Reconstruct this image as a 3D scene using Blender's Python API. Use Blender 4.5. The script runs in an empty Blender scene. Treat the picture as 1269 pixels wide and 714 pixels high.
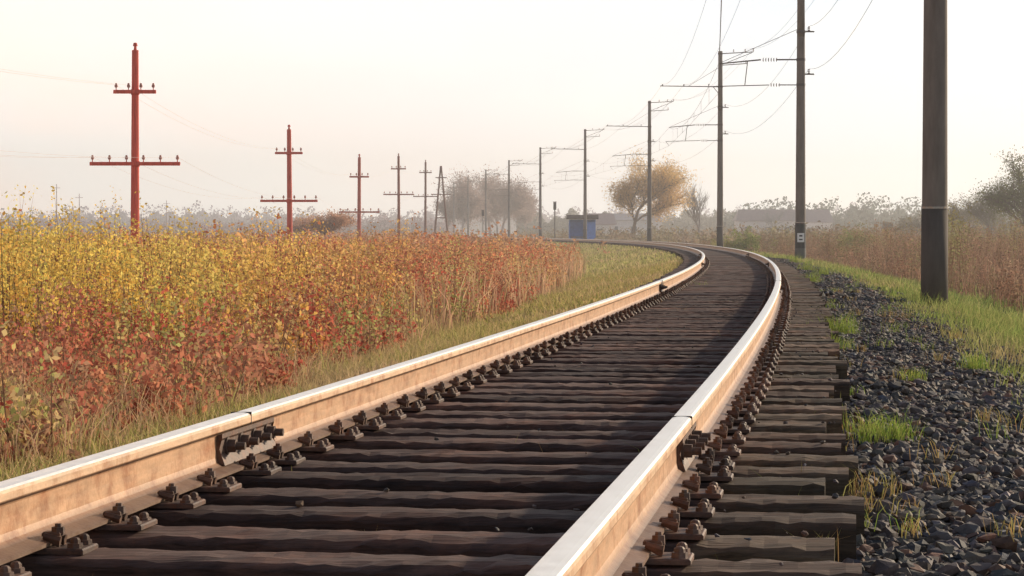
import bpy, math, numpy as np
from mathutils import Vector
rng=np.random.default_rng(7)
sc=bpy.context.scene
sc.view_settings.view_transform='Standard'
sc.view_settings.look='None'
sc.view_settings.exposure=0

# ---------------------------------------------------------------- track line
R=1140.0; TH0=math.atan(0.135); SEND=235.0; HALF=0.795
_s=np.arange(-60,7000,0.5)
_th=TH0-np.clip(_s,-60,SEND)/R
_x=np.zeros_like(_s); _y=np.zeros_like(_s)
_x[1:]=np.cumsum(np.sin((_th[1:]+_th[:-1])/2)*0.5)
_y[1:]=np.cumsum(np.cos((_th[1:]+_th[:-1])/2)*0.5)
i0=int(np.argmin(abs(_s)))
_x+=0.05-HALF*math.cos(TH0)-_x[i0]; _y+=4.7+HALF*math.sin(TH0)-_y[i0]
def ctr(s): return np.interp(s,_s,_x),np.interp(s,_s,_y),np.interp(s,_s,_th)
def XC(y): 
    y=np.asarray(y,float)
    r=np.interp(y,_y,_x)
    return np.where(y<_y[0], _x[0]+(y-_y[0])*math.tan(_th[0]), r)
def off(s,d):
    x,y,t=ctr(s); return x+d*np.cos(t), y-d*np.sin(t), t
def fn(x,y,k=1.0):
    x=x*k;y=y*k
    return (np.sin(x*1.3+y*.7+1)+np.sin(x*-.9+y*1.7+2.3)+np.sin(x*2.9+y*2.1+.3)*.6+np.sin(x*4.7-y*3.9)*.4+np.sin(x*.37+y*.29+4))/4.0
PD=[-3000,-40,-8,-5,-3.6,-2.4,-1.7,-1.3,-1.0,1.0,1.4,1.9,2.6,3.3,5,7,9,14,3000]
PZ=[-1.2,-1.15,-1.1,-.95,-.75,-.5,-.36,-.33,-.285,-.285,-.33,-.34,-.41,-.52,-1.0,-1.25,-1.15,-.95,-.9]
def gz(x,y):
    x=np.asarray(x,float);y=np.asarray(y,float)
    d=x-XC(y)
    z=np.interp(d,PD,PZ)
    a=np.clip((abs(d)-1.6)/4,0,1)
    return z+a*.10*fn(x,y,.35)+np.clip((abs(d)-1.3),0,.5)*.06*fn(x,y,2.3)

# ---------------------------------------------------------------- mesh helper
def build(name,V,F,C=None,mats=None,smooth=False,mi=None,parent=None):
    V=np.ascontiguousarray(V,dtype=np.float32);F=np.ascontiguousarray(F,dtype=np.int32)
    k=F.shape[1]
    me=bpy.data.meshes.new(name)
    me.vertices.add(len(V)); me.vertices.foreach_set('co',V.ravel())
    me.loops.add(F.size); me.loops.foreach_set('vertex_index',F.ravel())
    me.polygons.add(len(F)); me.polygons.foreach_set('loop_start',np.arange(len(F),dtype=np.int32)*k)
    if mi is not None: me.polygons.foreach_set('material_index',np.asarray(mi,dtype=np.int32))
    me.update(calc_edges=True)
    if C is not None:
        C=np.asarray(C,float)
        if C.ndim==1: C=np.tile(C,(len(V),1))
        a=me.color_attributes.new('Col','FLOAT_COLOR','POINT')
        cc=np.ones((len(V),4),np.float32); cc[:,:3]=C[:,:3]
        a.data.foreach_set('color',cc.ravel())
    me.polygons.foreach_set('use_smooth',np.full(len(F),smooth))
    ob=bpy.data.objects.new(name,me); sc.collection.objects.link(ob)
    if mats:
        for m in (mats if isinstance(mats,(list,tuple)) else [mats]): me.materials.append(m)
    if parent: ob.parent=parent
    return ob
def empty(name):
    e=bpy.data.objects.new(name,None); sc.collection.objects.link(e); e.empty_display_size=.2; return e

class Acc:
    def __init__(s): s.V=[];s.F=[];s.C=[];s.n=0
    def add(s,V,F,c=(1,1,1)):
        V=np.asarray(V,float);F=np.asarray(F,int)
        s.V.append(V);s.F.append(F+s.n);s.n+=len(V)
        c=np.asarray(c,float)
        s.C.append(np.tile(c,(len(V),1)) if c.ndim==1 else c)
    def box(s,c,sz,col=(1,1,1),M=None,ch=0.0):
        x,y,z=[v/2 for v in sz]
        if ch<=0:
            V=np.array([[-x,-y,-z],[x,-y,-z],[x,y,-z],[-x,y,-z],[-x,-y,z],[x,-y,z],[x,y,z],[-x,y,z]])
            F=[[0,3,2,1],[4,5,6,7],[0,1,5,4],[1,2,6,5],[2,3,7,6],[3,0,4,7]]
        else:
            V=np.array([[-x,-y,-z],[x,-y,-z],[x,y,-z],[-x,y,-z],[-x,-y,z-ch],[x,-y,z-ch],[x,y,z-ch],[-x,y,z-ch],
              [-x+ch,-y+ch,z],[x-ch,-y+ch,z],[x-ch,y-ch,z],[-x+ch,y-ch,z]])
            F=[[0,3,2,1],[8,9,10,11],[0,1,5,4],[1,2,6,5],[2,3,7,6],[3,0,4,7],[4,5,9,8],[5,6,10,9],[6,7,11,10],[7,4,8,11]]
        if M is not None: V=V@np.array(M).T
        s.add(V+np.array(c),F,col)
    def tube(s,p0,p1,r0,r1=None,n=8,col=(1,1,1),cap=True):
        r1=r0 if r1 is None else r1
        p0=np.array(p0,float);p1=np.array(p1,float)
        d=p1-p0;d/=max(1e-9,np.linalg.norm(d))
        a=np.array([0,0,1.]) if abs(d[2])<.9 else np.array([1.,0,0])
        u=np.cross(d,a);u/=np.linalg.norm(u);v=np.cross(d,u)
        t=np.arange(n)/n*2*np.pi
        ring=np.outer(np.cos(t),u)+np.outer(np.sin(t),v)
        V=[p0+ring*r0,p1+ring*r1]
        i=np.arange(n);j=(i+1)%n
        F=np.stack([i,i+n,j+n,j],1).tolist()
        if cap:
            V.append(p0+ring*r0*.001);V.append(p1+ring*r1*.001)
            F+=np.stack([i,j,j+2*n,i+2*n],1).tolist()+np.stack([i+n,i+3*n,j+3*n,j+n],1).tolist()
        s.add(np.vstack(V),F,col)
    def dome(s,p,r,h,n=8,col=(1,1,1)):
        x,y,z=p
        s.tube((x,y,z),(x,y,z+h*.55),r,r*.92,n,col,cap=False)
        s.tube((x,y,z+h*.55),(x,y,z+h*.85),r*.92,r*.62,n,col,cap=False)
        s.tube((x,y,z+h*.85),(x,y,z+h),r*.62,r*.05,n,col,cap=False)
    def obj(s,name,mats,**k):
        return build(name,np.vstack(s.V),np.vstack(s.F),np.vstack(s.C),mats,**k)

# ---------------------------------------------------------------- materials
def nt(name):
    m=bpy.data.materials.new(name);m.use_nodes=True
    n=m.node_tree;b=n.nodes['Principled BSDF'];return m,n,b
def colmat(name,rough=.8,var=.35,scale=(8,8,8),bump=.3,bscale=(40,40,40),metal=0,dist=.01,spec=.3,detail=6,tint=None,tscale=3.0):
    m,n,b=nt(name);N=n.nodes;L=n.links
    at=N.new('ShaderNodeAttribute');at.attribute_name='Col'
    tc=N.new('ShaderNodeTexCoord')
    mp=N.new('ShaderNodeMapping');mp.inputs['Scale'].default_value=scale;L.new(tc.outputs['Object'],mp.inputs[0])
    no=N.new('ShaderNodeTexNoise');no.inputs['Scale'].default_value=1;no.inputs['Detail'].default_value=detail;no.inputs['Roughness'].default_value=.65
    L.new(mp.outputs[0],no.inputs['Vector'])
    mr=N.new('ShaderNodeMapRange');mr.inputs[1].default_value=.3;mr.inputs[2].default_value=.7
    mr.inputs[3].default_value=1-var;mr.inputs[4].default_value=1+var;L.new(no.outputs[0],mr.inputs[0])
    vm=N.new('ShaderNodeVectorMath');vm.operation='SCALE';L.new(at.outputs['Color'],vm.inputs[0]);L.new(mr.outputs[0],vm.inputs['Scale'])
    src=vm.outputs[0]
    if tint:
        n3=N.new('ShaderNodeTexNoise');n3.inputs['Scale'].default_value=tscale;n3.inputs['Detail'].default_value=7;n3.inputs['Roughness'].default_value=.7
        L.new(tc.outputs['Object'],n3.inputs['Vector'])
        m3=N.new('ShaderNodeMapRange');m3.inputs[1].default_value=.48;m3.inputs[2].default_value=.68;L.new(n3.outputs[0],m3.inputs[0])
        mm=N.new('ShaderNodeMix');mm.data_type='RGBA';mm.blend_type='MULTIPLY';L.new(m3.outputs[0],mm.inputs[0]);L.new(src,mm.inputs[6]);mm.inputs[7].default_value=tint+(1,)
        src=mm.outputs[2]
    L.new(src,b.inputs['Base Color'])
    b.inputs['Roughness'].default_value=rough;b.inputs['Metallic'].default_value=metal;b.inputs['Specular IOR Level'].default_value=spec
    if bump>0:
        mp2=N.new('ShaderNodeMapping');mp2.inputs['Scale'].default_value=bscale;L.new(tc.outputs['Object'],mp2.inputs[0])
        n2=N.new('ShaderNodeTexNoise');n2.inputs['Scale'].default_value=1;n2.inputs['Detail'].default_value=5;L.new(mp2.outputs[0],n2.inputs['Vector'])
        bp=N.new('ShaderNodeBump');bp.inputs['Strength'].default_value=bump;bp.inputs['Distance'].default_value=dist
        L.new(n2.outputs[0],bp.inputs['Height']);L.new(bp.outputs[0],b.inputs['Normal'])
    return m
def leafmat(name,tr=.4):
    m=bpy.data.materials.new(name);m.use_nodes=True;n=m.node_tree;n.nodes.clear();N=n.nodes;L=n.links
    at=N.new('ShaderNodeAttribute');at.attribute_name='Col'
    d=N.new('ShaderNodeBsdfDiffuse');t=N.new('ShaderNodeBsdfTranslucent');mx=N.new('ShaderNodeMixShader');o=N.new('ShaderNodeOutputMaterial')
    mx.inputs[0].default_value=tr
    L.new(at.outputs['Color'],d.inputs[0]);L.new(at.outputs['Color'],t.inputs[0])
    L.new(d.outputs[0],mx.inputs[1]);L.new(t.outputs[0],mx.inputs[2]);L.new(mx.outputs[0],o.inputs[0])
    return m
M_ground=colmat('ground_soil',.95,.45,(1.5,1.5,1.5),.6,(25,25,25),dist=.03,spec=.1)
M_wood=colmat('weathered_sleeper_wood',.75,.6,(3,45,45),.8,(4,110,110),dist=.006,spec=.3,tint=(1.5,1.15,.95),tscale=2.2)
M_stone=colmat('ballast_stone',.75,.35,(20,20,20),.4,(90,90,90),dist=.004,spec=.35)
M_rust=colmat('rusty_steel',.5,.22,(5,5,30),.45,(60,60,60),dist=.003,spec=.5,tint=(.62,.42,.30),tscale=7)
M_iron=colmat('dark_fastening_iron',.6,.4,(40,40,40),.4,(120,120,120),dist=.002,spec=.4,tint=(1.5,1.0,.7),tscale=12)
M_conc=colmat('pole_concrete',.85,.22,(6,6,1.2),.3,(60,60,20),dist=.004,spec=.25)
M_pole=colmat('pole_timber',.85,.3,(25,25,1.5),.4,(60,60,4),dist=.006,spec=.2)
M_paint=colmat('painted_surface',.6,.15,(3,3,3),.1)
M_leaf=leafmat('foliage_leaf',.5)
M_grass=leafmat('grass_blade',.45)
M_bark=colmat('bark',.9,.3,(6,6,3),.4,(30,30,10),dist=.02,spec=.1)
M_head,n,b=nt('polished_rail_head');N=n.nodes;L=n.links
b.inputs['Metallic'].default_value=.9;b.inputs['Base Color'].default_value=(1,.92,.82,1)
tc=N.new('ShaderNodeTexCoord');no=N.new('ShaderNodeTexNoise');no.inputs['Scale'].default_value=14;no.inputs['Detail'].default_value=8
L.new(tc.outputs['Object'],no.inputs['Vector'])
mr=N.new('ShaderNodeMapRange');mr.inputs[3].default_value=.2;mr.inputs[4].default_value=.45;L.new(no.outputs[0],mr.inputs[0]);L.new(mr.outputs[0],b.inputs['Roughness'])
M_wire,n,b=nt('wire_copper');b.inputs['Base Color'].default_value=(.26,.24,.24,1);b.inputs['Roughness'].default_value=.6

# ---------------------------------------------------------------- ground sheet
ys=np.concatenate([np.linspace(-400,-20,12)[:-1],np.linspace(-20,4,25)[:-1],np.arange(4,45,.3),np.geomspace(45,7000,170)])
dd=np.concatenate([-np.geomspace(12,4500,34)[::-1],np.linspace(-12,-3,26)[1:-1],np.arange(-3,3.4,.2),np.linspace(3.4,12,24),np.geomspace(12,4500,34)[1:]])
YY,DD=np.meshgrid(ys,dd,indexing='ij');XX=XC(np.clip(YY,-1e9,1500))+DD
ZZ=gz(XX,YY)+np.where(abs(DD)<3,fn(XX,YY,9)*.012,0)
V=np.stack([XX,YY,ZZ],-1).reshape(-1,3)
a,bn=YY.shape;ii=np.arange(a*bn).reshape(a,bn)
F=np.stack([ii[:-1,:-1],ii[:-1,1:],ii[1:,1:],ii[1:,:-1]],-1).reshape(-1,4)
d=DD.ravel();yy=YY.ravel();nz=fn(XX.ravel(),yy,.5)
def lerp(a,b,t): 
    t=np.clip(t,0,1)[:,None];return a*(1-t)+b*t
ball=np.array([.060,.048,.042]);C=np.tile(ball,(len(d),1))
C=lerp(C,np.array([.19,.18,.07])+0*C,(d-2.5+nz*.25)/.4)
C=lerp(C,np.array([.11,.15,.045])+0*C,(d-3.6)/1)
C=lerp(C,np.array([.17,.10,.065])+0*C,(d-7)/2)
C=lerp(C,np.array([.27,.21,.09])+0*C,(-d-1.15+nz*.1)/.3)
C=lerp(C,np.array([.20,.11,.06])+0*C,(-d-3.2-np.clip((yy-40)/30,0,3))/1.5)
C=lerp(C,np.array([.28,.22,.16])+0*C,(yy-250)/500*(abs(d)>4))  # aerial haze painted in: far soil fades to a paler colour
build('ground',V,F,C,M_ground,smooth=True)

# ---------------------------------------------------------------- track
track=empty('railway_track')
ss=np.concatenate([np.arange(-14,60,.5),np.arange(60,700,2.5)])
half=[(0,0.0008),(.016,.0004),(.0295,-.0022),(.0352,-.0075),(.037,-.016),(.0372,-.034),(.0345,-.0385),(.0125,-.047),(.0095,-.056),(.0085,-.09),(.0095,-.128),(.014,-.146),(.03,-.157),(.066,-.167),(.075,-.170),(.075,-.180)]
prof=np.array(half+[(-x,z) for x,z in half[::-1] if x>0])
pc=[]
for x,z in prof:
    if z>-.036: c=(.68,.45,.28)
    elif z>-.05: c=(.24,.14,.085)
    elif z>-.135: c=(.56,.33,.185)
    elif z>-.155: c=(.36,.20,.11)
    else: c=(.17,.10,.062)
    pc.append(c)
pc=np.array(pc);K=len(prof)
for side,nm in ((-1,'left_rail'),(1,'right_rail')):
    x,y,t=ctr(ss)
    lat=side*HALF+prof[:,0]
    V=np.stack([x[:,None]+lat*np.cos(t)[:,None],y[:,None]-lat*np.sin(t)[:,None],np.tile(prof[:,1],(len(ss),1))],-1).reshape(-1,3)
    i=np.arange(len(ss)*K).reshape(len(ss),K);j=np.roll(i,-1,1)
    F=np.stack([i[:-1],j[:-1],j[1:],i[1:]],-1)
    mi=np.zeros(F.shape[:2],int)
    for q in range(K):
        z0=prof[q,1];z1=prof[(q+1)%K,1]
        if z0>-.008 and z1>-.008: mi[:,q]=1
    ob=build(nm,V,F.reshape(-1,4)[:,::-1],np.tile(pc,(len(ss),1)),[M_rust,M_head],mi=mi.ravel(),parent=track,smooth=False)
JS=4.15
sp=[]
s=JS-.21
while s>-13: sp.append(s); s-=.545
s=JS+.21
while s<420: sp.append(s); s+=.545
sp=np.array(sorted(sp)); sp+=rng.normal(0,.014,len(sp))
cs=[(-.118,-.17),(-.120,-.02),(-.106,-.004),(-.06,.0),(0,.001),(.06,0),(.106,-.004),(.120,-.02),(.118,-.17)]
cs=np.array(cs)
A=Acc()
for s in sp:
    L0=-1.375+rng.normal(0,.02);L1=1.365+rng.normal(0,.035)
    n=70 if s<30 else (30 if s<60 else 3)
    u=np.linspace(L0,L1,n+1)
    uu=np.concatenate([[L0],u,[L1]])
    V=np.zeros((len(uu),len(cs),3))
    V[:,:,0]=uu[:,None];V[:,:,1]=cs[None,:,0]*rng.uniform(.9,1.04);V[:,:,2]=cs[None,:,1]
    V[0,:,1]*=.02;V[-1,:,1]*=.02;V[0,:,2]=-.08+V[0,:,2]*.02;V[-1,:,2]=-.08+V[-1,:,2]*.02
    if n>3:
        ph=rng.uniform(0,60);m_=len(uu)-2
        V[1:-1,:,2]+= .003*np.sin(uu[1:-1,None]*7+ph+V[1:-1,:,1]*30)*np.sin(uu[1:-1,None]*2.3+ph) + rng.normal(0,.0018,V[1:-1,:,2].shape)
        V[1:-1,:,1]+= .004*np.sin(uu[1:-1,None]*5+ph)+rng.normal(0,.002,V[1:-1,:,1].shape)
        wear=np.clip(fn(uu[1:-1]*4+ph,uu[1:-1]*0+ph,1),0,1)*.022
        V[1:-1,1,2]-=rng.uniform(0,.012,m_)+wear;V[1:-1,2,2]-=rng.uniform(0,.007,m_)+wear*.6
        V[1:-1,6,2]-=rng.uniform(0,.007,m_)
        for gr in (3,4,5):
            V[1:-1,gr,2]-=np.clip(fn(uu[1:-1]*2.5+ph*2+gr*7,uu[1:-1]*0,1),0,1)*.012
    V[:,:,1]+=V[:,:,0]*rng.normal(0,.009)
    V[:,:,2]+=-.199+rng.normal(0,.003)
    x,y,t=ctr(s)
    P=V.reshape(-1,3)
    X=x+P[:,0]*math.cos(t)+P[:,1]*math.sin(t);Y=y-P[:,0]*math.sin(t)+P[:,1]*math.cos(t)
    m=len(cs);i=np.arange(len(uu)*m).reshape(len(uu),m)
    Fq=np.stack([i[:-1,:-1],i[1:,:-1],i[1:,1:],i[:-1,1:]],-1).reshape(-1,4)
    base=np.array([.088,.054,.044])*rng.uniform(.6,1.45)
    if rng.random()<.15: base=np.array([.14,.088,.070])*rng.uniform(.8,1.2)
    col=np.tile(base,(len(P),1))
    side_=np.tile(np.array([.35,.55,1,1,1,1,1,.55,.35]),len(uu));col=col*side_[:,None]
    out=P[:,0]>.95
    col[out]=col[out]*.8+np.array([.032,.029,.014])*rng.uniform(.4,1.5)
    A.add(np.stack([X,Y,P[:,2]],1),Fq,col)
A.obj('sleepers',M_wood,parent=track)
T=Acc()
T.box((0,0,-.190),(.36,.15,.015),(.08,.048,.036),ch=.004)
for sd in (-1,1):
    T.tube((sd*.060,-.026,-.162),(sd*.105,-.024,-.174),.010,.012,6,(.10,.06,.042))
    T.tube((sd*.060,.026,-.162),(sd*.105,.024,-.174),.010,.012,6,(.10,.06,.042))
    T.box((sd*.078,0,-.158),(.05,.045,.012),(.10,.06,.042),ch=.004)
    T.tube((sd*.092,0,-.160),(sd*.092,0,-.140),.019,.018,6,(.10,.062,.045))
    T.tube((sd*.092,0,-.140),(sd*.092,0,-.131),.010,.009,6,(.10,.062,.045))
    for q in (-.042,.046):
        T.tube((sd*.150,q,-.183),(sd*.150,q,-.178),.022,.021,8,(.10,.065,.05))
        T.dome((sd*.150,q,-.178),.015,.017,8,(.10,.062,.045))
TV=np.vstack(T.V);TF=np.vstack(T.F);TC=np.vstack(T.C)
SV=TV[:12];SF=TF[:10];SC=TC[:12]
A=Acc()
for s in sp:
    for sd in (-1,1):
        near=s<80
        P=(TV if near else SV).copy();cc=(TC if near else SC)*rng.uniform(.6,1.6)
        P[:,1]+=rng.normal(0,.008);P[:,1]*=rng.uniform(.9,1.15)
        lift=rng.uniform(0,.010,1)*(P[:,2]>-.181);P[:,2]+=lift
        x,y,t=ctr(s);P0=P[:,0]+sd*HALF+rng.normal(0,.004)
        a_=rng.normal(0,.05);px=P0;py=P[:,1]+(P[:,0])*a_
        X=x+px*math.cos(t)+py*math.sin(t);Y=y-px*math.sin(t)+py*math.cos(t)
        A.add(np.stack([X,Y,P[:,2]],1),TF if near else SF,cc)
A.obj('rail_fastenings',M_iron,parent=track)
A=Acc()
for JSs in (JS,JS+25,JS+50,JS+75):
  for side in (-1,1):
    for face in (-1,1):
        x,y,t=off(JSs,side*HALF)
        pr=np.array([(.0095,-.052),(.030,-.046),(.030,-.062),(.020,-.072),(.020,-.118),(.034,-.140),(.040,-.156),(.0095,-.148)])
        pr=pr*np.array([face,1])
        l=.40
        us=np.array([-l,-l,l,l]);sc_=[.01,1,1,.01]
        cen=np.array([face*.02,-.10]);VV=[]
        for u,k in zip(us,sc_):
            q=cen+(pr-cen)*k
            VV.append(np.stack([x+q[:,0]*math.cos(t)+u*math.sin(t),y-q[:,0]*math.sin(t)+u*math.cos(t),q[:,1]],1))
        VV=np.vstack(VV);m=8;i=np.arange(4*m).reshape(4,m);j=np.roll(i,-1,1)
        A.add(VV,np.stack([i[:-1],j[:-1],j[1:],i[1:]],-1).reshape(-1,4),(.12,.072,.052))
        for q,u in enumerate((-.3,-.10,.10,.3)):
            def P(l,u2,z): return (x+l*face*math.cos(t)+u2*math.sin(t),y-l*face*math.sin(t)+u2*math.cos(t),z)
            A.tube(P(.02,u,-.095),P(.028,u,-.095),.032,.032,12,(.10,.065,.05))
            A.tube(P(.028,u,-.095),P(.056,u,-.095),.026,.025,6,(.11,.07,.052))
            A.tube(P(.056,u,-.095),P(.088,u,-.095),.0145,.014,8,(.10,.065,.048))
    x,y,t=off(JSs,side*HALF)
    A.box((x,y,-.019),(.0765,.006,.0415),(.02,.015,.012),M=[[math.cos(t),math.sin(t),0],[-math.sin(t),math.cos(t),0],[0,0,1]])
A.obj('fishplates',M_iron,parent=track)

# ---------------------------------------------------------------- ballast stones
ph=(1+5**.5)/2
ico=np.array([(-1,ph,0),(1,ph,0),(-1,-ph,0),(1,-ph,0),(0,-1,ph),(0,1,ph),(0,-1,-ph),(0,1,-ph),(ph,0,-1),(ph,0,1),(-ph,0,-1),(-ph,0,1)])/1.9
icf=np.array([(0,11,5),(0,5,1),(0,1,7),(0,7,10),(0,10,11),(1,5,9),(5,11,4),(11,10,2),(10,7,6),(7,1,8),(3,9,4),(3,4,2),(3,2,6),(3,6,8),(3,8,9),(4,9,5),(2,4,11),(6,2,10),(8,6,7),(9,8,1)])
def stones(px,py,pz,r):
    n=len(px)
    V=ico[None]+rng.normal(0,.17,(n,12,3))
    V*=rng.uniform(.6,1.25,(n,1,3))
    Q=rng.normal(size=(n,3,3));Q,_=np.linalg.qr(Q)
    V=np.einsum('nij,nkj->nki',Q,V);V[:,:,2]*=.7
    V=V*r[:,None,None]+np.stack([px,py,pz],1)[:,None]
    F=icf[None]+(np.arange(n)*12)[:,None,None]
    g=rng.uniform(.045,.125,n)
    tint=np.stack([g*rng.uniform(1.05,1.3,n),g,g*rng.uniform(.78,1.05,n)],1)
    red=rng.random(n)<.12;tint[red]*=np.array([1.6,1.05,.8]);lt=rng.random(n)<.06;tint[lt]*=1.8
    bl=rng.random(n)<.15;tint[bl]*=np.array([.75,.9,1.1])
    return V.reshape(-1,3),F.reshape(-1,3),np.repeat(tint,12,0)
P=[]
def reg(n,d0,d1,s0,s1,r0,r1,lift=0.0,gap=False,pw=1.5):
    s=rng.uniform(s0,s1,n);d=rng.uniform(d0,d1,n)
    if gap:
        k=np.clip(np.searchsorted(sp,s),1,len(sp)-1);dist=np.minimum(abs(sp[k]-s),abs(s-sp[k-1]))
        ok=dist>.14;s=s[ok];d=d[ok]
    x,y,t=off(s,d);r=r0+(r1-r0)*rng.random(len(s))**pw;P.append((x,y,gz(x,y)+r*rng.uniform(-.1,.7,len(s))+lift,r))
reg(24000,1.38,3.0,0,12,.009,.030)
reg(20000,1.38,3.0,12,32,.016,.034)
reg(15000,1.38,2.9,32,90,.03,.055)
reg(2200,1.44,2.7,0,14,.02,.04,lift=.012)
reg(12000,-1.3,1.4,0,14,.010,.028,lift=.0,gap=True)
reg(7000,-1.3,1.4,14,40,.016,.032,lift=.0,gap=True)
reg(1800,-1.9,-1.2,3,30,.012,.028)
reg(3600,2.6,3.4,0,40,.010,.028)
s=rng.choice(sp[sp<25],220)+rng.uniform(-.1,.1,220);d=np.where(rng.random(220)<.6,rng.uniform(.95,1.35,220),rng.uniform(-.6,.6,220))
x,y,t=off(s,d);r=rng.uniform(.004,.014,220);P.append((x,y,np.full(220,-.195)+r*.3,r))
x,y,z,r=[np.concatenate(q) for q in zip(*P)]
V,F,C=stones(x,y,z,r);build('ballast_gravel',V,F,C,M_stone)

# ---------------------------------------------------------------- vegetation helpers
def pal(n,cols,jit=.25,w=None):
    cols=np.array(cols);k=rng.choice(len(cols),n,p=w)
    k2=rng.choice(len(cols),n,p=w);t=rng.random(n)[:,None]*.5
    c=cols[k]*(1-t)+cols[k2]*t
    return np.clip(c*rng.uniform(1-jit,1+jit,(n,1)),0,.95)
def blades(x,y,z,h,w,lean,C):
    n=len(x);a=rng.uniform(0,2*np.pi,n);b=rng.uniform(0,2*np.pi,n)
    ux,uy=np.cos(a)*w/2,np.sin(a)*w/2;lx,ly=np.cos(b)*lean*h,np.sin(b)*lean*h
    V=np.zeros((n,5,3))
    V[:,0]=np.stack([x-ux,y-uy,z],1);V[:,1]=np.stack([x+ux,y+uy,z],1)
    mx,my,mz=x+lx*.3,y+ly*.3,z+h*.6
    V[:,2]=np.stack([mx+ux*.8,my+uy*.8,mz],1);V[:,3]=np.stack([mx-ux*.8,my-uy*.8,mz],1)
    V[:,4]=np.stack([x+lx,y+ly,z+h*np.sqrt(np.clip(1-lean**2*.5,.2,1))],1)
    F=np.array([(0,1,2),(0,2,3),(3,2,4)])[None]+(np.arange(n)*5)[:,None,None]
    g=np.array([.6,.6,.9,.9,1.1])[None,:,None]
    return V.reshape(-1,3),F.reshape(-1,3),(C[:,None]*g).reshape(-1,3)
def leaves(p,sz,C):
    n=len(p);u=rng.normal(size=(n,3));u/=np.linalg.norm(u,axis=1)[:,None]
    v=rng.normal(size=(n,3));v-=u*(u*v).sum(1)[:,None];v/=np.linalg.norm(v,axis=1)[:,None]
    sz=np.asarray(sz)[:,None]
    a=p-u*sz*.5;b=p+v*sz*.32+u*sz*.05;c=p+u*sz*.55;d=p-v*sz*.32+u*sz*.05
    V=np.stack([a,b,c,d],1).reshape(-1,3)
    i=np.arange(n)*4
    F=np.concatenate([np.stack([i,i+1,i+2],1),np.stack([i,i+2,i+3],1)])
    return V,F,np.repeat(C,4,0)
def join(parts):
    o=0;Vs=[];Fs=[];Cs=[]
    for V,F,C in parts: Vs.append(V);Fs.append(F+o);Cs.append(C);o+=len(V)
    return np.vstack(Vs),np.vstack(Fs),np.vstack(Cs)
def shrubs(cx,cy,h,rad,K,Lf,lsz,cols,w=None,stem=(.16,.09,.06),low=.2,jit=.25,spread=.12,c0=None,hv=(.5,1.1)):
    n=len(cx)
    bx=np.repeat(cx,K)+rng.normal(0,1,n*K)*np.repeat(rad,K)*.45;by=np.repeat(cy,K)+rng.normal(0,1,n*K)*np.repeat(rad,K)*.45
    bz=gz(bx,by);hh=np.repeat(h,K)*rng.uniform(hv[0],hv[1],n*K)
    a=rng.uniform(0,2*np.pi,n*K);ln=rng.uniform(0,.35,n*K)*hh
    tx,ty=bx+np.cos(a)*ln,by+np.sin(a)*ln
    wv=.004+.004*np.repeat(h,K)
    V=np.zeros((n*K,3,3));V[:,0]=np.stack([bx-wv,by,bz],1);V[:,1]=np.stack([bx+wv,by,bz],1);V[:,2]=np.stack([tx,ty,bz+hh],1)
    Fs=np.arange(n*K*3).reshape(-1,3);Cst=np.tile(np.array(stem),(n*K*3,1))
    t=low+(1-low)*rng.random((n*K,Lf))**.8
    sp_=spread*np.repeat(h,K)[:,None]*(1.25-t)
    px=bx[:,None]+(tx-bx)[:,None]*t+rng.normal(0,1,t.shape)*sp_;py=by[:,None]+(ty-by)[:,None]*t+rng.normal(0,1,t.shape)*sp_
    pz=bz[:,None]+hh[:,None]*t+rng.normal(0,.02,t.shape)
    if c0 is None: c0=pal(n,cols,.2,w)
    c1=pal(n*K*Lf,cols,jit,w)
    cc=np.repeat(c0,K*Lf,0)*.75+c1*.25
    lv=leaves(np.stack([px,py,pz],-1).reshape(-1,3),rng.uniform(.6,1.3,t.size)*lsz,cc)
    return join([(V.reshape(-1,3),Fs,Cst),lv])

def wl(y): return np.interp(y,[0,8,20,50,120,250,500],[1.95,2.0,2.6,4.0,5.6,7,8])
def field_pts(n,y0,y1,pw=1.0,margin=0.0):
    y=y0+(y1-y0)*rng.random(n)**pw
    xr=XC(y)-wl(y)-margin;xl=-.235*y-2.5
    x=xl+(xr-xl)*rng.random(n)
    ok=xr>xl;return x[ok],y[ok]
RED=[(.52,.14,.09),(.62,.21,.13),(.44,.16,.11),(.60,.30,.17),(.46,.30,.19),(.50,.10,.075)]
YEL=[(.92,.66,.16),(.86,.72,.22),(.92,.54,.13),(.64,.62,.18),(.88,.46,.13)]
ORG=[(.72,.29,.15),(.82,.42,.18),(.58,.21,.13),(.80,.52,.24),(.54,.29,.18)]
STRAW=[(.70,.44,.27),(.78,.54,.34),(.62,.36,.25),(.54,.40,.20)]
VL=[(.52,.46,.16),(.40,.40,.12),(.66,.52,.27),(.32,.32,.10),(.64,.42,.23)]
parts=[]
def verge(n,y0,y1,h0,h1,w,pw=1.3,cols=VL):
    y=y0+(y1-y0)*rng.random(n)**pw;d=-(.93+(wl(y)+.5-.93)*rng.random(n)**.8)
    x=XC(y)+d;C=pal(n,cols,.3)
    k=np.clip(fn(x,y,.6)*1.3,0,1)[:,None];C=C*(1-k)+pal(n,[(.66,.50,.30),(.58,.40,.24)],.25)*k
    dens=fn(x,y,1.1)+rng.normal(0,.3,n);ok=(dens>-.35)|(d<-1.6)
    hh=rng.uniform(h0,h1,n)*np.interp(-d,[.9,1.5,3],[.35,.8,1.2])*(1+.4*fn(x,y,1.7))
    parts.append(blades(x[ok],y[ok],gz(x,y)[ok]-.01,hh[ok],np.full(ok.sum(),w),rng.uniform(.1,.95,ok.sum()),C[ok]))
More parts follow.
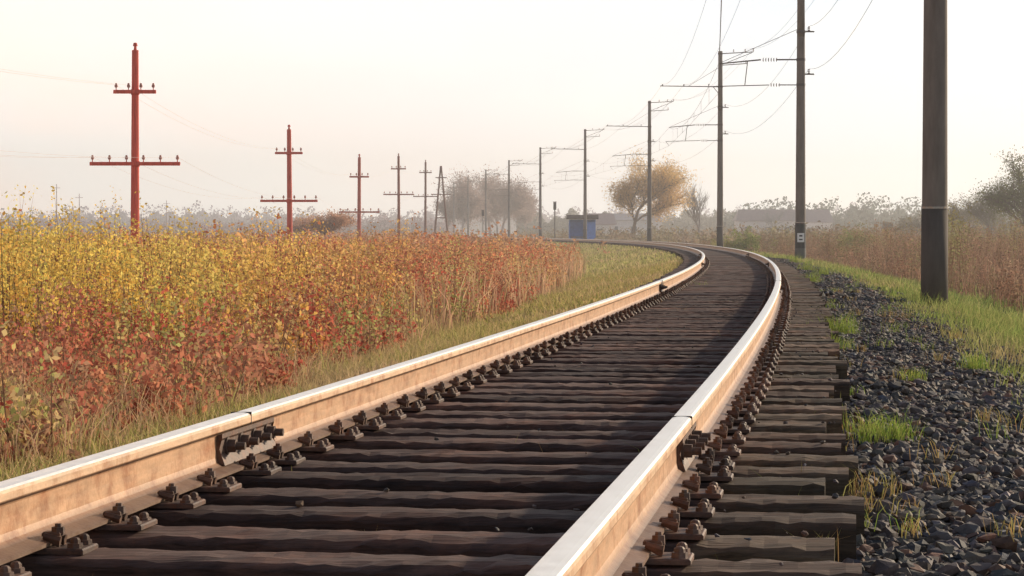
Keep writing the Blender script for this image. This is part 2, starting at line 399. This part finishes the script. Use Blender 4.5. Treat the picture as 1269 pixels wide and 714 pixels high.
verge(32000,5,30,.05,.19,.006,1);verge(28000,25,90,.05,.16,.015,1);verge(18000,80,300,.08,.2,.05,1,[(.52,.50,.19),(.42,.43,.15),(.62,.52,.28)])
V,F,C=join(parts);build('verge_grass',V,F,C,M_grass)
parts=[]
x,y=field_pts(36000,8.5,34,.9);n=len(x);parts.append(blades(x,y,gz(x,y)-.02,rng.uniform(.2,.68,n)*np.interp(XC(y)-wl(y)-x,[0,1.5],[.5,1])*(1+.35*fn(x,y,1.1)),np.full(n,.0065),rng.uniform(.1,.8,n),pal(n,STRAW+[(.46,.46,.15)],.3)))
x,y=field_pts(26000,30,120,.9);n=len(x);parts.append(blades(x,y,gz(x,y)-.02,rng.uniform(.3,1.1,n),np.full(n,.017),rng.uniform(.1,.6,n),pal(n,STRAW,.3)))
V,F,C=join(parts);build('dry_field_grass',V,F,C,M_grass)
x,y=field_pts(900,10,52,.85,.25);k=fn(x,y,.8)>-.12;x=x[k];y=y[k];n=len(x)
h=(.34+.014*y)*rng.uniform(.5,1.4,n)*np.interp(XC(y)-wl(y)-x,[0,2],[.65,1.1])
V,F,C=shrubs(x,y,np.clip(h,.2,1.2),np.full(n,.34),9,34,.046,RED,low=.15,spread=.20,hv=(.4,1.2))
build('red_bramble_shrubs',V,F,C,M_leaf)
x,y=field_pts(520,11,60,.9,.25);n=len(x);h=(.32+.015*y)*rng.uniform(.5,1.45,n)
V,F,C=shrubs(x,y,np.clip(h,.22,1.4),np.full(n,.28),7,26,.042,[(.62,.48,.19),(.72,.40,.18),(.36,.38,.13),(.70,.50,.27),(.42,.44,.15)],low=.2,spread=.15,hv=(.4,1.25))
build('mixed_field_shrubs',V,F,C,M_leaf)
n0=560;y=19+55*rng.random(n0)**.8;x=(-.235+.20*rng.random(n0)**1.1)*y-.4
dn=fn(x,y,.45)+np.interp(y,[19,33],[-.8,.65])+rng.normal(0,.2,n0)-np.interp(x/y,[-.14,-.05],[0,.7]);k=dn>-.05;x=x[k];y=y[k];n=len(x)
ht=.65+np.interp(x/y,[-.2,-.07],[.16,-.30])+.62*rng.random(n)**2+.24*fn(x,y,1.1)-gz(x,y)
ht=ht*np.interp(y,[19,34],[.6,1.0])
c0=pal(n,YEL,.25,[.3,.22,.2,.18,.10]);tt=np.clip(np.interp(x/y,[-.15,-.06],[0,.85])+.35*fn(x,y,.7),0,1)[:,None];c0=c0*(1-tt)+pal(n,ORG,.2)*tt
V,F,C=shrubs(x,y,ht*rng.uniform(.68,1.03,n),np.full(n,.24),9,58,.05,YEL,low=.08,spread=.088,w=[.3,.22,.22,.12,.14],c0=c0,hv=(.38,1.1))
build('yellow_willow_shrubs',V,F,C,M_leaf)
parts=[]
x,y=field_pts(1100,42,135,.95,.6);n=len(x);edge=np.interp(XC(y)-wl(y)-x,[0,4],[.5,1])
h=(1.05+.42*fn(x,y,.3)+.75*rng.random(n)**2)*edge;parts.append(shrubs(x,y,h,np.full(n,.52),8,27,.088,ORG+RED[:3]+[(.74,.56,.24),(.46,.42,.18)],low=.1,spread=.15,hv=(.4,1.12)))
x,y=field_pts(800,120,420,.9,1);n=len(x);h=(1.2+.45*fn(x,y,.15)+.8*rng.random(n)**2);parts.append(shrubs(x,y,h,np.full(n,1.8),8,16,.24,[(.56,.30,.19),(.60,.38,.22),(.44,.26,.18)],low=.1,spread=.2))
V,F,C=join(parts);build('autumn_field_shrubs',V,F,C,M_leaf)

parts=[]
def rverge(n,y0,y1,d0,d1,h0,h1,w,cols,pw=1):
    y=y0+(y1-y0)*rng.random(n)**pw;d=d0+(d1-d0)*rng.random(n);x=XC(y)+d
    edge=np.interp(d,[d0,d0+.5],[.4,1])*(1+.4*fn(x,y,1.3))
    C=pal(n,cols,.3);k=(np.clip(fn(x,y,.6)*1.2+.15,0,1)*np.interp(d,[3,5],[.9,.25]))[:,None];C=C*(1-k)+pal(n,[(.58,.46,.24),(.48,.37,.2)],.25)*k
    ok=(fn(x,y,1.4)+rng.normal(0,.3,n)>-.5)|(d>d0+.5)
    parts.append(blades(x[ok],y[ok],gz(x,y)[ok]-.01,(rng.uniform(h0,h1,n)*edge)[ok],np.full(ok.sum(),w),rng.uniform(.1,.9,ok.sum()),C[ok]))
VG=[(.36,.40,.13),(.25,.34,.10),(.45,.43,.17),(.20,.28,.08)]
rverge(30000,11,45,2.4,6.8,.06,.24,.008,VG);rverge(28000,40,120,2.4,8,.1,.28,.022,VG);rverge(12000,110,300,2.3,9,.12,.3,.06,VG)
V,F,C=join(parts);build('embankment_grass',V,F,C,M_grass)
parts=[];BR=[(.32,.175,.125),(.37,.22,.16),(.25,.14,.10),(.40,.28,.20),(.25,.20,.11)]
n0=1250;y=40+170*rng.random(n0)**.8;d=6.3+rng.random(n0)**1.4*34;x=XC(y)+d;k=(x<.26*y+4)&(fn(x,y,.22)>-.55);x=x[k];y=y[k];d=d[k];n=len(x)
h=(1.1+1.0*rng.random(n)**2.2+.55*fn(x,y,.25))*np.interp(d,[6.3,9],[.6,1]);parts.append(shrubs(x,y,np.clip(h,.5,2.6),np.full(n,.5),10,21,.072,BR,low=.22,spread=.09,hv=(.4,1.1)))
n0=110;y=50+130*rng.random(n0);d=7.5+rng.random(n0)*26;x=XC(y)+d;h=rng.uniform(1.3,2.8,n0);parts.append(shrubs(x,y,h,np.full(n0,.8),14,60,.08,[(.22,.24,.10),(.30,.27,.13),(.28,.17,.11),(.20,.13,.09)],low=.1,spread=.14))
n1=16000;y=38+110*rng.random(n1);d=6+rng.random(n1)**1.3*24;x=XC(y)+d;parts.append(blades(x,y,gz(x,y),rng.uniform(.4,1.4,n1)*np.interp(d,[6,9],[.5,1])*(1+.4*fn(x,y,.4)),np.full(n1,.018),rng.uniform(.05,.5,n1),pal(n1,BR,.3)))
n2=450;y=180+300*rng.random(n2);d=6+rng.random(n2)*60;x=XC(y)+d;parts.append(shrubs(x,y,rng.uniform(1.0,2.6,n2),np.full(n2,1.8),8,16,.28,[(.30,.22,.16),(.26,.24,.15)],low=.1,spread=.2))
V,F,C=join(parts);build('dry_weed_field',V,F,C,M_leaf)

def img2w(px,py,zl):
    Z=3100*(.65-zl)/(py-288);return (px-634)/3100*Z,Z
tufts=[(1042,412,.16,0,120),(1040,432,.10,0,60),(1092,540,.10,0,70),(1080,545,.06,0,50),(1110,542,.06,0,40),(1062,540,.06,1,30),(1085,612,.07,1,50),(990,470,.05,1,40),(1018,690,.04,1,35),(1250,660,.04,1,25),(1075,632,.04,1,25),(988,416,.08,0,50),(1005,350,.22,0,110),(1000,335,.25,0,120),(1020,340,.2,0,120),(985,325,.25,0,120),
(430,668,.04,1,40),(476,695,.045,1,40),(500,640,.04,1,30),(452,640,.03,1,20),(705,585,.03,1,20),(600,640,.03,1,20),(395,560,.04,1,25),(835,395,.10,1,40),(870,360,.12,0,50),(1225,520,.04,1,30),(1165,600,.03,1,20),(1135,470,.05,0,40),(955,520,.04,1,30),(1050,650,.03,0,20),(1210,455,.1,0,70),(1130,660,.03,1,20)]
parts=[]
def tuft(x0,y0,hh,kd,n):
    x=x0+rng.normal(0,.03+hh*.3,n);y=y0+rng.normal(0,.04+hh*.4,n)
    C=pal(n,[(.34,.46,.09),(.24,.38,.07),(.52,.52,.16)] if kd==0 else [(.55,.40,.17),(.38,.36,.12),(.5,.31,.14)],.3)
    parts.append(blades(x,y,np.full(n,-.31),rng.uniform(.3,1.25,n)**1.3*hh+.05,np.full(n,.0032),rng.uniform(.3,1.1,n),C))
for px,py,hh,kd,n in tufts:
    x0,y0=img2w(px,py,-.3);tuft(x0,y0,hh,kd,n*2 if kd==0 else n)
for _ in range(70):
    s=rng.uniform(1.5,45);x0,y0,t=off(s,rng.uniform(1.2,2.7));tuft(float(x0),float(y0),rng.uniform(.02,.07),int(rng.random()<.55),int(rng.integers(8,30)))
s=rng.uniform(0,60,2000);d=rng.uniform(-.75,1.5,2000);k=fn(s,d*3,1.7)>.35;s=s[k];d=d[k];x,y,t=off(s,d);n=len(x)
parts.append(blades(x,y,np.full(n,-.3),rng.uniform(.05,.16,n),np.full(n,.004),rng.uniform(.2,.9,n),pal(n,[(.4,.34,.14),(.3,.33,.1),(.42,.26,.12)],.3)))
V,F,C=join(parts);build('grass_tufts',V,F,C,M_grass)

# ---------------------------------------------------------------- trees
def tree(name,x,y,H,barkc,cols,nl,lsz,spread=.55,seed=1,bare=False,levels=4,clump=.5,wide=1.0):
    r=np.random.default_rng(seed);z=float(gz(x,y));A=Acc();tips=[]
    def grow(p,d,L,rad,lv):
        n=3;q=p
        for i in range(n):
            d2=d+r.normal(0,.10,3);d2/=np.linalg.norm(d2);e=q+d2*L/n
            A.tube(q,e,rad*(1-.22*i/n*1.4),rad*(1-.22*(i+1)/n*1.4),6 if lv<2 else 4,barkc,cap=False)
            if lv>=2: tips.append(e)
            q=e;d=d2
            if lv<levels and (i>0 or lv>0):
                for _ in range(2 if lv<3 else 1):
                    a=r.uniform(0,2*np.pi);k=r.uniform(.5,1.0)*spread*1.6
                    nd=d+np.array([np.cos(a)*k,np.sin(a)*k,r.uniform(-.15,.35)]);nd/=np.linalg.norm(nd)
                    grow(q,nd,L*r.uniform(.55,.8),rad*.55,lv+1)
        if lv>=levels: tips.append(q)
    grow(np.array([x,y,z-.1]),np.array([0,0,1.]),H*.38,H*.020,0)
    V=np.vstack(A.V);top=V[:,2].max();k=H/(top-z);kk=np.array([k*wide,k*wide,k])
    cxy=V[:,:2].mean(0)-np.array([x,y])
    def sc2(P): return np.array([x-cxy[0]*k*wide*.6,y,z])+(P-np.array([x,y,z]))*kk
    root=build(name,sc2(V),np.vstack(A.F),np.vstack(A.C),M_bark)
    if not bare:
        t=sc2(np.array(tips));idx=r.choice(len(t),nl);p=t[idx]+r.normal(0,1,(nl,3))*H*.035*clump
        c0=pal(len(t),cols,.3)[idx]*.6+pal(nl,cols,.3)*.4
        Vv,Ff,Cc=leaves(p,r.uniform(.6,1.3,nl)*lsz,c0);build('foliage',Vv,Ff,Cc,M_leaf,parent=root)
    return root
GOLD=[(.74,.50,.20),(.80,.58,.27),(.60,.40,.16)]
tree('golden_tree',(797-634)/3100*330,330,12.0,(.22,.17,.13),GOLD,26000,.20,seed=3,clump=1.3,wide=1.15)
tree('bare_tree',(862-634)/3100*340,340,8.6,(.34,.31,.29),None,0,0,seed=5,bare=True,spread=.4)
tree('bare_tree',(958-634)/3100*420,420,6,(.36,.36,.36),None,0,0,seed=15,bare=True,spread=.5)
tree('green_tree',(1262-634)/3100*200,200,8.0,(.12,.10,.08),[(.13,.15,.07),(.2,.2,.09),(.1,.12,.06)],9000,.15,seed=8,clump=1.1)
tree('bare_tree',(1225-634)/3100*230,230,6.6,(.20,.18,.16),[(.22,.21,.15),(.18,.19,.13)],5000,.11,seed=11,clump=1.4)
tree('bare_tree',(1190-634)/3100*250,250,5.6,(.22,.20,.18),[(.24,.22,.17)],4500,.11,seed=12,clump=1.4)
tree('bare_tree',(1145-634)/3100*300,300,5.0,(.24,.22,.20),[(.24,.22,.17)],4500,.13,seed=17,clump=1.5,wide=1.2)
tree('russet_tree',(405-634)/3100*270,270,4.2,(.35,.2,.16),[(.56,.30,.20),(.52,.33,.21)],9000,.17,seed=21,clump=1.7,wide=1.4)
tree('russet_tree',(380-634)/3100*300,300,3.6,(.35,.2,.16),[(.56,.33,.23)],7000,.17,seed=22,clump=1.7,wide=1.5)
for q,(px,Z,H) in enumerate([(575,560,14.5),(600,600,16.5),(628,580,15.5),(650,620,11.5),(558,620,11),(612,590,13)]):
    tree('hazy_tree',(px-634)/3100*Z,Z,H,(.34,.27,.26),[(.40,.30,.27),(.36,.27,.25)],8000,.36,seed=30+q,clump=1.9,spread=.5,wide=1.1)  # pale haze is put into the bark and leaf colours
parts=[]
def line(px0,px1,Z,h0,h1,col,n,lsz,seed):
    def top(px): return h0+(h1-h0)*np.clip(.5+.45*fn(px*.03+seed,px*.011+seed)+.2*np.sin(px*.31+seed)+.14*np.sin(px*.13+seed*2),0,1.15)
    m=int((px1-px0)/1.2);px=np.linspace(px0,px1,m);x=(px-634)/3100*Z;h=top(px)*.8*rng.uniform(.88,1.06,m)
    V=np.concatenate([np.stack([x,np.full(m,Z+20.),np.full(m,-3.)],1),np.stack([x,Z+20.+rng.normal(0,3,m),-1+h],1)])
    i=np.arange(m-1);F=np.concatenate([np.stack([i,i+1,i+1+m],1),np.stack([i,i+1+m,i+m],1)])
    cc=pal(2*m,[col],.07);parts.append((V,F,cc))
    px=rng.uniform(px0,px1,n);x=(px-634)/3100*Z;y=Z+rng.uniform(-15,15,n)
    z=-1+top(px)*(rng.random(n)**.5)
    parts.append(leaves(np.stack([x,y,z],1),rng.uniform(.5,1.4,n)*lsz,pal(n,[col],.14)))
line(-600,1900,1400,10,18,(.22,.19,.28),16000,1.5,1)  # aerial haze mixed into the leaf colours of the far belts
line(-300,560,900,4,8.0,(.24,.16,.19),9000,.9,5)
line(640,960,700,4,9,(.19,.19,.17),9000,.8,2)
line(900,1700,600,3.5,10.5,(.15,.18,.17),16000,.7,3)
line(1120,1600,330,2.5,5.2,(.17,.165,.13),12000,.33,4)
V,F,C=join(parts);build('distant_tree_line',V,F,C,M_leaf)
px=[915,930,900,1050,1075,1180];parts=[]
x=(np.array(px)-634)/3100*170;y=np.full(6,170.)
parts.append(shrubs(x,y,np.array([2.1,1.7,1.2,1.9,1.6,2.3]),np.full(6,1.),14,120,.13,[(.26,.30,.11),(.36,.32,.15)],low=.05,spread=.2))
V,F,C=join(parts);build('green_bushes',V,F,C,M_leaf)

# ---------------------------------------------------------------- catenary poles
polesS=[]
for k in range(-1,10):
    Z=37.5+57*k; polesS.append(float(np.interp(Z,_y,_s)))
G=(.20,.170,.148)
for k,s in enumerate(polesS):
    x,y,t=off(s,3.1);x=float(x);y=float(y);t=float(t)
    zb=float(gz(x,y))-.3;top=11.6
    def W(l,f,z): return (x+l*math.cos(t)+f*math.sin(t),y-l*math.sin(t)+f*math.cos(t),z)
    far=min(1,max(0,(y-100)/400));g=np.array(G)*(1-far)+np.array([.22,.20,.20])*far  # aerial haze painted in: concrete tone shifts paler with distance
    A=Acc()
    zs=[zb,1.0,1.04,4,8,top];rs=[.205,.198,.190,.175,.150,.128]
    for a0,a1,r0,r1 in zip(zs[:-1],zs[1:],rs[:-1],rs[1:]):
        A.tube(W(0,0,a0),W(0,0,a1),r0,r1,20,g*(.55 if a1<=1.0 else 1),cap=(a1==top or a1==1.0))
    root=A.obj('catenary_pole',M_conc,smooth=True)
    A=Acc();D=np.array((.10,.085,.08))*(1-far)+np.array((.16,.14,.14))*far  # bracket colour takes the same painted haze
    A.tube(W(0,0,1.0),W(0,0,1.03),.203,.203,20,(.38,.35,.31))
    A.tube(W(-.1,0,9.45),W(-3.65,0,9.50),.035,.028,6,D)
    A.tube(W(-.1,0,10.6),W(-1.9,0,9.5),.012,.012,5,D)
    for l in (-.7,-2.2,-3.5): A.tube(W(l,0,9.5),W(l,0,9.62),.035,.03,6,D)
    A.tube(W(-.12,0,7.15),W(-.9,0,7.15),.03,.03,6,D)
    for q in range(6): A.tube(W(-.9-q*.1,0,7.15),W(-.93-q*.1,0,7.15),.085,.05,8,(.16,.10,.07))
    A.tube(W(-1.5,0,7.15),W(-3.1,0,7.0),.03,.025,6,D)
    A.tube(W(-.1,0,8.3),W(-3.0,0,7.05),.010,.010,5,D)
    A.tube(W(-2.0,0,7.08),W(-2.1,0,6.2),.018,.018,5,D)
    A.tube(W(-.15,0,6.2),W(-.8,0,6.2),.022,.022,6,D)
    for q in range(4): A.tube(W(-.8-q*.1,0,6.2),W(-.83-q*.1,0,6.2),.075,.045,8,(.16,.10,.07))
    A.tube(W(-1.2,0,6.2),W(-3.3,0,6.15),.02,.018,6,D)
    A.tube(W(-3.3,0,6.15),W(-3.1,0,5.9),.012,.012,5,D)
    A.tube(W(.1,0,11.45),W(2.0,0,11.55),.032,.028,6,D)
    A.tube(W(.12,0,10.75),W(1.6,0,10.85),.028,.028,6,D)
    A.tube(W(.12,0,10.8),W(1.9,0,11.5),.02,.02,6,D)
    for l,z in ((.8,11.5),(1.5,11.52),(2.0,11.55),(1.55,10.85)):
        for q in range(3): A.tube(W(l,0,z+.04+q*.06),W(l,0,z+.08+q*.06),.05,.03,8,(.3,.22,.18))
    for z in (8.2,6.6):
        A.tube(W(.1,0,z),W(.5,0,z),.03,.03,6,D)
        for q in range(3): A.tube(W(.3,0,z+.03+q*.06),W(.3,0,z+.07+q*.06),.055,.03,8,(.12,.09,.08))
    for z in (9.45,7.15,11.45,6.2,8.2): A.tube(W(0,0,z-.05),W(0,0,z+.05),.17 if z<10 else .15,.17 if z<10 else .15,16,D)
    A.obj('brackets_and_insulators',M_iron,parent=root)
    if k==2:
        A=Acc()
        A.tube(W(0,0,.05),W(0,0,.95),.208,.206,20,(.06,.06,.06));A.tube(W(0,0,-.45),W(0,0,.05),.21,.21,20,(.12,.12,.12))
        c=W(0,-.235,.45)
        R3=[[math.cos(t),math.sin(t),0],[-math.sin(t),math.cos(t),0],[0,0,1]]
        A.box(c,(.26,.02,.34),(.75,.75,.75),M=R3);A.box(W(0,-.25,.52),(.12,.008,.06),(.03,.03,.03),M=R3);A.box(W(0,-.25,.38),(.14,.008,.05),(.03,.03,.03),M=R3)
        A.obj('pole_number_sign',M_paint,parent=root)

def wires(name,splines,r,mat=M_wire):
    cu=bpy.data.curves.new(name,'CURVE');cu.dimensions='3D';cu.bevel_depth=r;cu.bevel_resolution=1
    for pts in splines:
        sp_=cu.splines.new('POLY');sp_.points.add(len(pts)-1)
        for p,q in zip(sp_.points,pts): p.co=(q[0],q[1],q[2],1)
    ob=bpy.data.objects.new(name,cu);sc.collection.objects.link(ob);cu.materials.append(mat);return ob
def span(p,q,sag,n=14):
    u=np.linspace(0,1,n);p=np.array(p);q=np.array(q)
    P=p+(q-p)*u[:,None];P[:,2]-=4*sag*u*(1-u);return P
def at(k,l,z):
    x,y,t=off(polesS[k],3.1+l);return (float(x),float(y),z)
spl=[]
for k in range(len(polesS)-1):
    for l,z,sag in ((-3.1,6.98,.85),(-3.1,5.88,.05),(-3.5,9.6,.9),(-2.2,9.6,.95),(2.0,11.75,1.0),(1.5,11.72,1.1),(.3,8.4,1.1),(.3,6.8,1.0)):
        spl.append(span(at(k,l,z),at(k+1,l,z),sag))
    a_=span(at(k,-3.1,6.98),at(k+1,-3.1,6.98),.85,9);b_=span(at(k,-3.1,5.88),at(k+1,-3.1,5.88),.05,9)
    for i in range(1,8): spl.append([a_[i],b_[i]])
wires('catenary_wires',spl,.0065)

# ---------------------------------------------------------------- telegraph poles
TP=[(168,75,6.1,(4.85,1.27),(2.7,2.7)),(358,118,5.5,(4.38,1.3),(2.13,2.7)),(445,167,5.65,(4.35,1.3),(2.0,2.7)),(493.5,215,7.2,(6.1,1.3),(3.9,2.6)),(527,262,8.0,(6.9,1.3),(4.4,2.6))]
tw=[]
FLARE_WC=[(.70,.14,.10),(.66,.16,.12),(.56,.19,.15),(.40,.20,.16),(.32,.20,.17)]  # red of the lens flare mixed into the timber tones, fading pole by pole
for i,(px,Z,zt,a1,a2) in enumerate(TP):
    x=(px-634)/3100*Z;y=Z;z0=float(gz(x,y))-.3;A=Acc();c=FLARE_WC[i]
    lean=.012*(-1)**i
    A.tube((x-lean*3,y,z0),(x,y,zt),.145,.10,12,c)
    A.tube((x,y,zt),(x,y,zt+.16),.05,.03,8,c)
    A.tube((x,y,zt+.12),(x,y,zt+.22),.075,.05,8,c)
    ends=[]
    for (z,l),npin in ((a1,4),(a2,6)):
        A.box((x,y-.14,z),(l,.09,.11),c)
        A.box((x,y-.03,z),(.24,.15,.16),c)
        for u in np.linspace(-l/2+.08,l/2-.08,npin):
            if abs(u)<.15: continue
            A.tube((x+u,y-.14,z+.05),(x+u,y-.14,z+.16),.016,.016,6,c)
            A.tube((x+u,y-.14,z+.13),(x+u,y-.14,z+.21),.048,.045,8,(.45,.22,.18));A.tube((x+u,y-.14,z+.21),(x+u,y-.14,z+.26),.033,.025,8,(.45,.22,.18))
            ends.append((x+u,y-.14,z+.2))
    A.obj('telegraph_pole',M_pole);tw.append(ends)
first=[(e[0]-5,e[1]-45,e[2]+.3) for e in tw[0]]
chain=[first]+tw
M_tw,n_,b_=nt('telegraph_wire');b_.inputs['Base Color'].default_value=(.6,.48,.46,1);b_.inputs['Roughness'].default_value=.5
spl=[]
for a_,b_ in zip(chain[:-1],chain[1:]):
    for i in (0,1,4,6,9):
        if i<len(a_): spl.append(span(a_[i],b_[i],.5))
wires('telegraph_wires',spl,.0035,M_tw)
Z=300;xA=(546-634)/3100*Z;A=Acc();c=(.28,.18,.15);zg=float(gz(xA,Z))-.2
A.tube((xA-.9,Z,zg),(xA-.03,Z,8.6),.14,.10,10,c);A.tube((xA+.95,Z,zg),(xA+.03,Z,8.6),.14,.10,10,c)
A.tube((xA-.55,Z,2.4),(xA+.58,Z,2.4),.07,.07,8,c);A.box((xA,Z-.12,7.2),(1.3,.1,.12),c);A.box((xA,Z-.12,5.2),(2.4,.1,.12),c)
A.obj('telegraph_pole',M_pole)
x=(687-634)/3100*300;A=Acc();A.tube((x,300,-.9),(x,300,4.3),.07,.06,8,(.14,.13,.13));A.box((x,299.8,3.8),(.36,.25,.9),(.07,.07,.07));A.box((x,299.8,4.3),(.5,.4,.06),(.07,.07,.07));A.obj('railway_signal',M_paint)
x=(598-634)/3100*330;A=Acc();A.tube((x,330,-.9),(x,330,3.6),.06,.05,8,(.14,.12,.12));A.box((x,329.8,3.2),(.34,.25,.8),(.10,.09,.09));A.obj('railway_signal',M_paint)
for px,yt,Z in ((70,228,620),(98,240,640),(206,248,700)):
    x=(px-634)/3100*Z;zt=(288-yt)/3100*Z+.65;A=Acc();A.tube((x,Z,-1),(x,Z,zt),.14,.09,6,(.4,.3,.31));A.tube((x-1,Z,zt-1),(x+1,Z,zt-1),.06,.06,5,(.4,.3,.31));A.obj('distant_utility_pole',M_pole)

# ---------------------------------------------------------------- shelter
e=empty('platform_shelter');bx,by=8.2,292.0;zf=-.35
A=Acc();A.box((bx+3,by+.5,-.72),(16,3.6,.7),(.42,.40,.37));A.obj('platform_slab',M_conc,parent=e)
A=Acc();BL=(.10,.22,.58)
A.box((bx,by+1.1,zf+1.25),(3.0,.1,2.5),BL);A.box((bx-1.5,by+.35,zf+1.25),(.09,1.4,2.5),BL);A.box((bx+1.5,by+.35,zf+1.25),(.09,1.4,2.5),BL)
A.box((bx+.9,by-.36,zf+1.1),(1.1,.06,2.2),BL)
A.obj('shelter_walls',M_paint,parent=e)
A=Acc();A.box((bx,by+.2,zf+2.62),(3.7,2.4,.16),(.08,.07,.07));A.box((bx,by-1.0,zf+2.85),(3.7,.06,.35),(.12,.10,.10));A.obj('shelter_roof',M_paint,parent=e)
A=Acc();A.box((bx-.4,by+.8,zf+.45),(1.8,.4,.06),(.3,.2,.12));A.box((bx-1.1,by+.8,zf+.21),(.06,.35,.42),(.2,.2,.2));A.box((bx+.3,by+.8,zf+.21),(.06,.35,.42),(.2,.2,.2));A.obj('shelter_bench',M_paint,parent=e)
def house(name,px,Z,w,h,roof,wc,rc):
    e=empty(name);x=(px-634)/3100*Z
    A=Acc();A.box((x,Z,-1+h/2),(w,8,h),wc);A.obj('walls',M_paint,parent=e)
    A=Acc()
    hw=w/2+.4
    V=[(x-hw,Z-4.4,-1+h+.01),(x+hw,Z-4.4,-1+h+.01),(x+hw,Z+4.4,-1+h+.01),(x-hw,Z+4.4,-1+h+.01),(x-hw*.85,Z,-1+h+roof),(x+hw*.85,Z,-1+h+roof)]
    A.add(V,[[0,1,5,4],[2,3,4,5]],rc)
    A.add([V[0],V[4],V[3],(V[0][0],Z,V[0][2])],[[0,1,2,3]],rc);A.add([V[1],V[5],V[2],(V[1][0],Z,V[1][2])],[[0,3,2,1]],rc)
    A.obj('roof',M_paint,parent=e)
    A=Acc()
    nwin=int(w//3)
    for i in range(nwin): A.box((x-w/2+(i+.5)*w/nwin,Z-4.03,-1+h*.55),(1.1,.06,1.2),(.15,.16,.18))
    A.obj('windows',M_paint,parent=e)
house('warehouse_building',772,470,14,3.9,1.3,(.75,.72,.70),(.36,.34,.36))
house('farmhouse',948,430,10,3.6,2.0,(.75,.72,.70),(.34,.28,.27))
house('farmhouse',1000,500,9,3.6,2.6,(.75,.72,.70),(.38,.30,.29))
house('farmhouse',742,430,5,3.0,1.9,(.75,.72,.70),(.36,.28,.27))

# ---------------------------------------------------------------- haze (real air volume)
A=Acc();A.box((0,850,22),(1700,1640,56));hz_ob=A.obj('sky_haze',None)
m=bpy.data.materials.new('thin_autumn_haze');m.use_nodes=True;n=m.node_tree;n.nodes.clear()
vs=n.nodes.new('ShaderNodeVolumeScatter');vs.inputs['Density'].default_value=.0007;vs.inputs['Anisotropy'].default_value=.5;vs.inputs['Color'].default_value=(.97,.96,.98,1)
o=n.nodes.new('ShaderNodeOutputMaterial');n.links.new(vs.outputs[0],o.inputs['Volume']);hz_ob.data.materials.append(m)

# ---------------------------------------------------------------- light
EL=math.radians(20);AZ=math.radians(50)
w=bpy.data.worlds.new('World');sc.world=w;w.use_nodes=True;n=w.node_tree;N=n.nodes;L=n.links
bg=N['Background'];bg.inputs['Strength'].default_value=.1
sky=N.new('ShaderNodeTexSky');sky.sky_type='NISHITA';sky.sun_disc=False;sky.sun_elevation=EL;sky.sun_rotation=AZ;sky.dust_density=2.5;sky.air_density=1.0
tc=N.new('ShaderNodeTexCoord');sx=N.new('ShaderNodeSeparateXYZ');L.new(tc.outputs['Generated'],sx.inputs[0])
def mrange(src,a,b,c,d_,smooth=True):
    m=N.new('ShaderNodeMapRange');m.interpolation_type='SMOOTHSTEP' if smooth else 'LINEAR'
    for i,v in enumerate((a,b,c,d_)): m.inputs[i+1].default_value=v
    L.new(src,m.inputs[0]);return m.outputs[0]
def mix(f,a,b):
    m=N.new('ShaderNodeMix');m.data_type='RGBA'
    L.new(f,m.inputs[0])
    for s_,v in ((m.inputs[6],a),(m.inputs[7],b)):
        if isinstance(v,tuple): s_.default_value=v+(1,)
        else: L.new(v,s_)
    return m.outputs[2]
fx=mrange(sx.outputs[0],-.18,.16,0,1,False)
low=mix(fx,(13.2,11.0,10.0),(10.6,11.4,12.0))
high=mix(fx,(14.5,12.2,11.0),(8.6,10.0,11.2))
fz=mrange(sx.outputs[2],0.0,.10,0,1)
hz=mix(fz,low,high)
mp=N.new('ShaderNodeMapping');mp.inputs['Scale'].default_value=(7,7,22);L.new(tc.outputs['Generated'],mp.inputs[0])
no=N.new('ShaderNodeTexNoise');no.inputs['Scale'].default_value=1;no.inputs['Detail'].default_value=6;no.inputs['Roughness'].default_value=.55;L.new(mp.outputs[0],no.inputs['Vector'])
cf=mrange(no.outputs[0],.42,.66,0,1)
hz2=mix(cf,hz,(12.2,11.8,11.4))
fh=mrange(sx.outputs[2],.14,.42,0,1)
L.new(mix(fh,hz2,sky.outputs[0]),bg.inputs['Color'])
sd=bpy.data.lights.new('sun','SUN');sd.energy=5;sd.angle=math.radians(2);sd.color=(1,.82,.60)
so=bpy.data.objects.new('sun',sd);sc.collection.objects.link(so)
dv=Vector((math.sin(AZ)*math.cos(EL),math.cos(AZ)*math.cos(EL),math.sin(EL)))
so.rotation_euler=dv.to_track_quat('Z','Y').to_euler()

# ---------------------------------------------------------------- camera
cd=bpy.data.cameras.new('camera');cd.sensor_width=36;cd.lens=3100/1269*36;cd.clip_start=.1;cd.clip_end=12000
co=bpy.data.objects.new('camera',cd);sc.collection.objects.link(co);co.location=(0,0,.65)
co.rotation_euler=(math.radians(90)-math.atan(69/3100),0,0);sc.camera=co
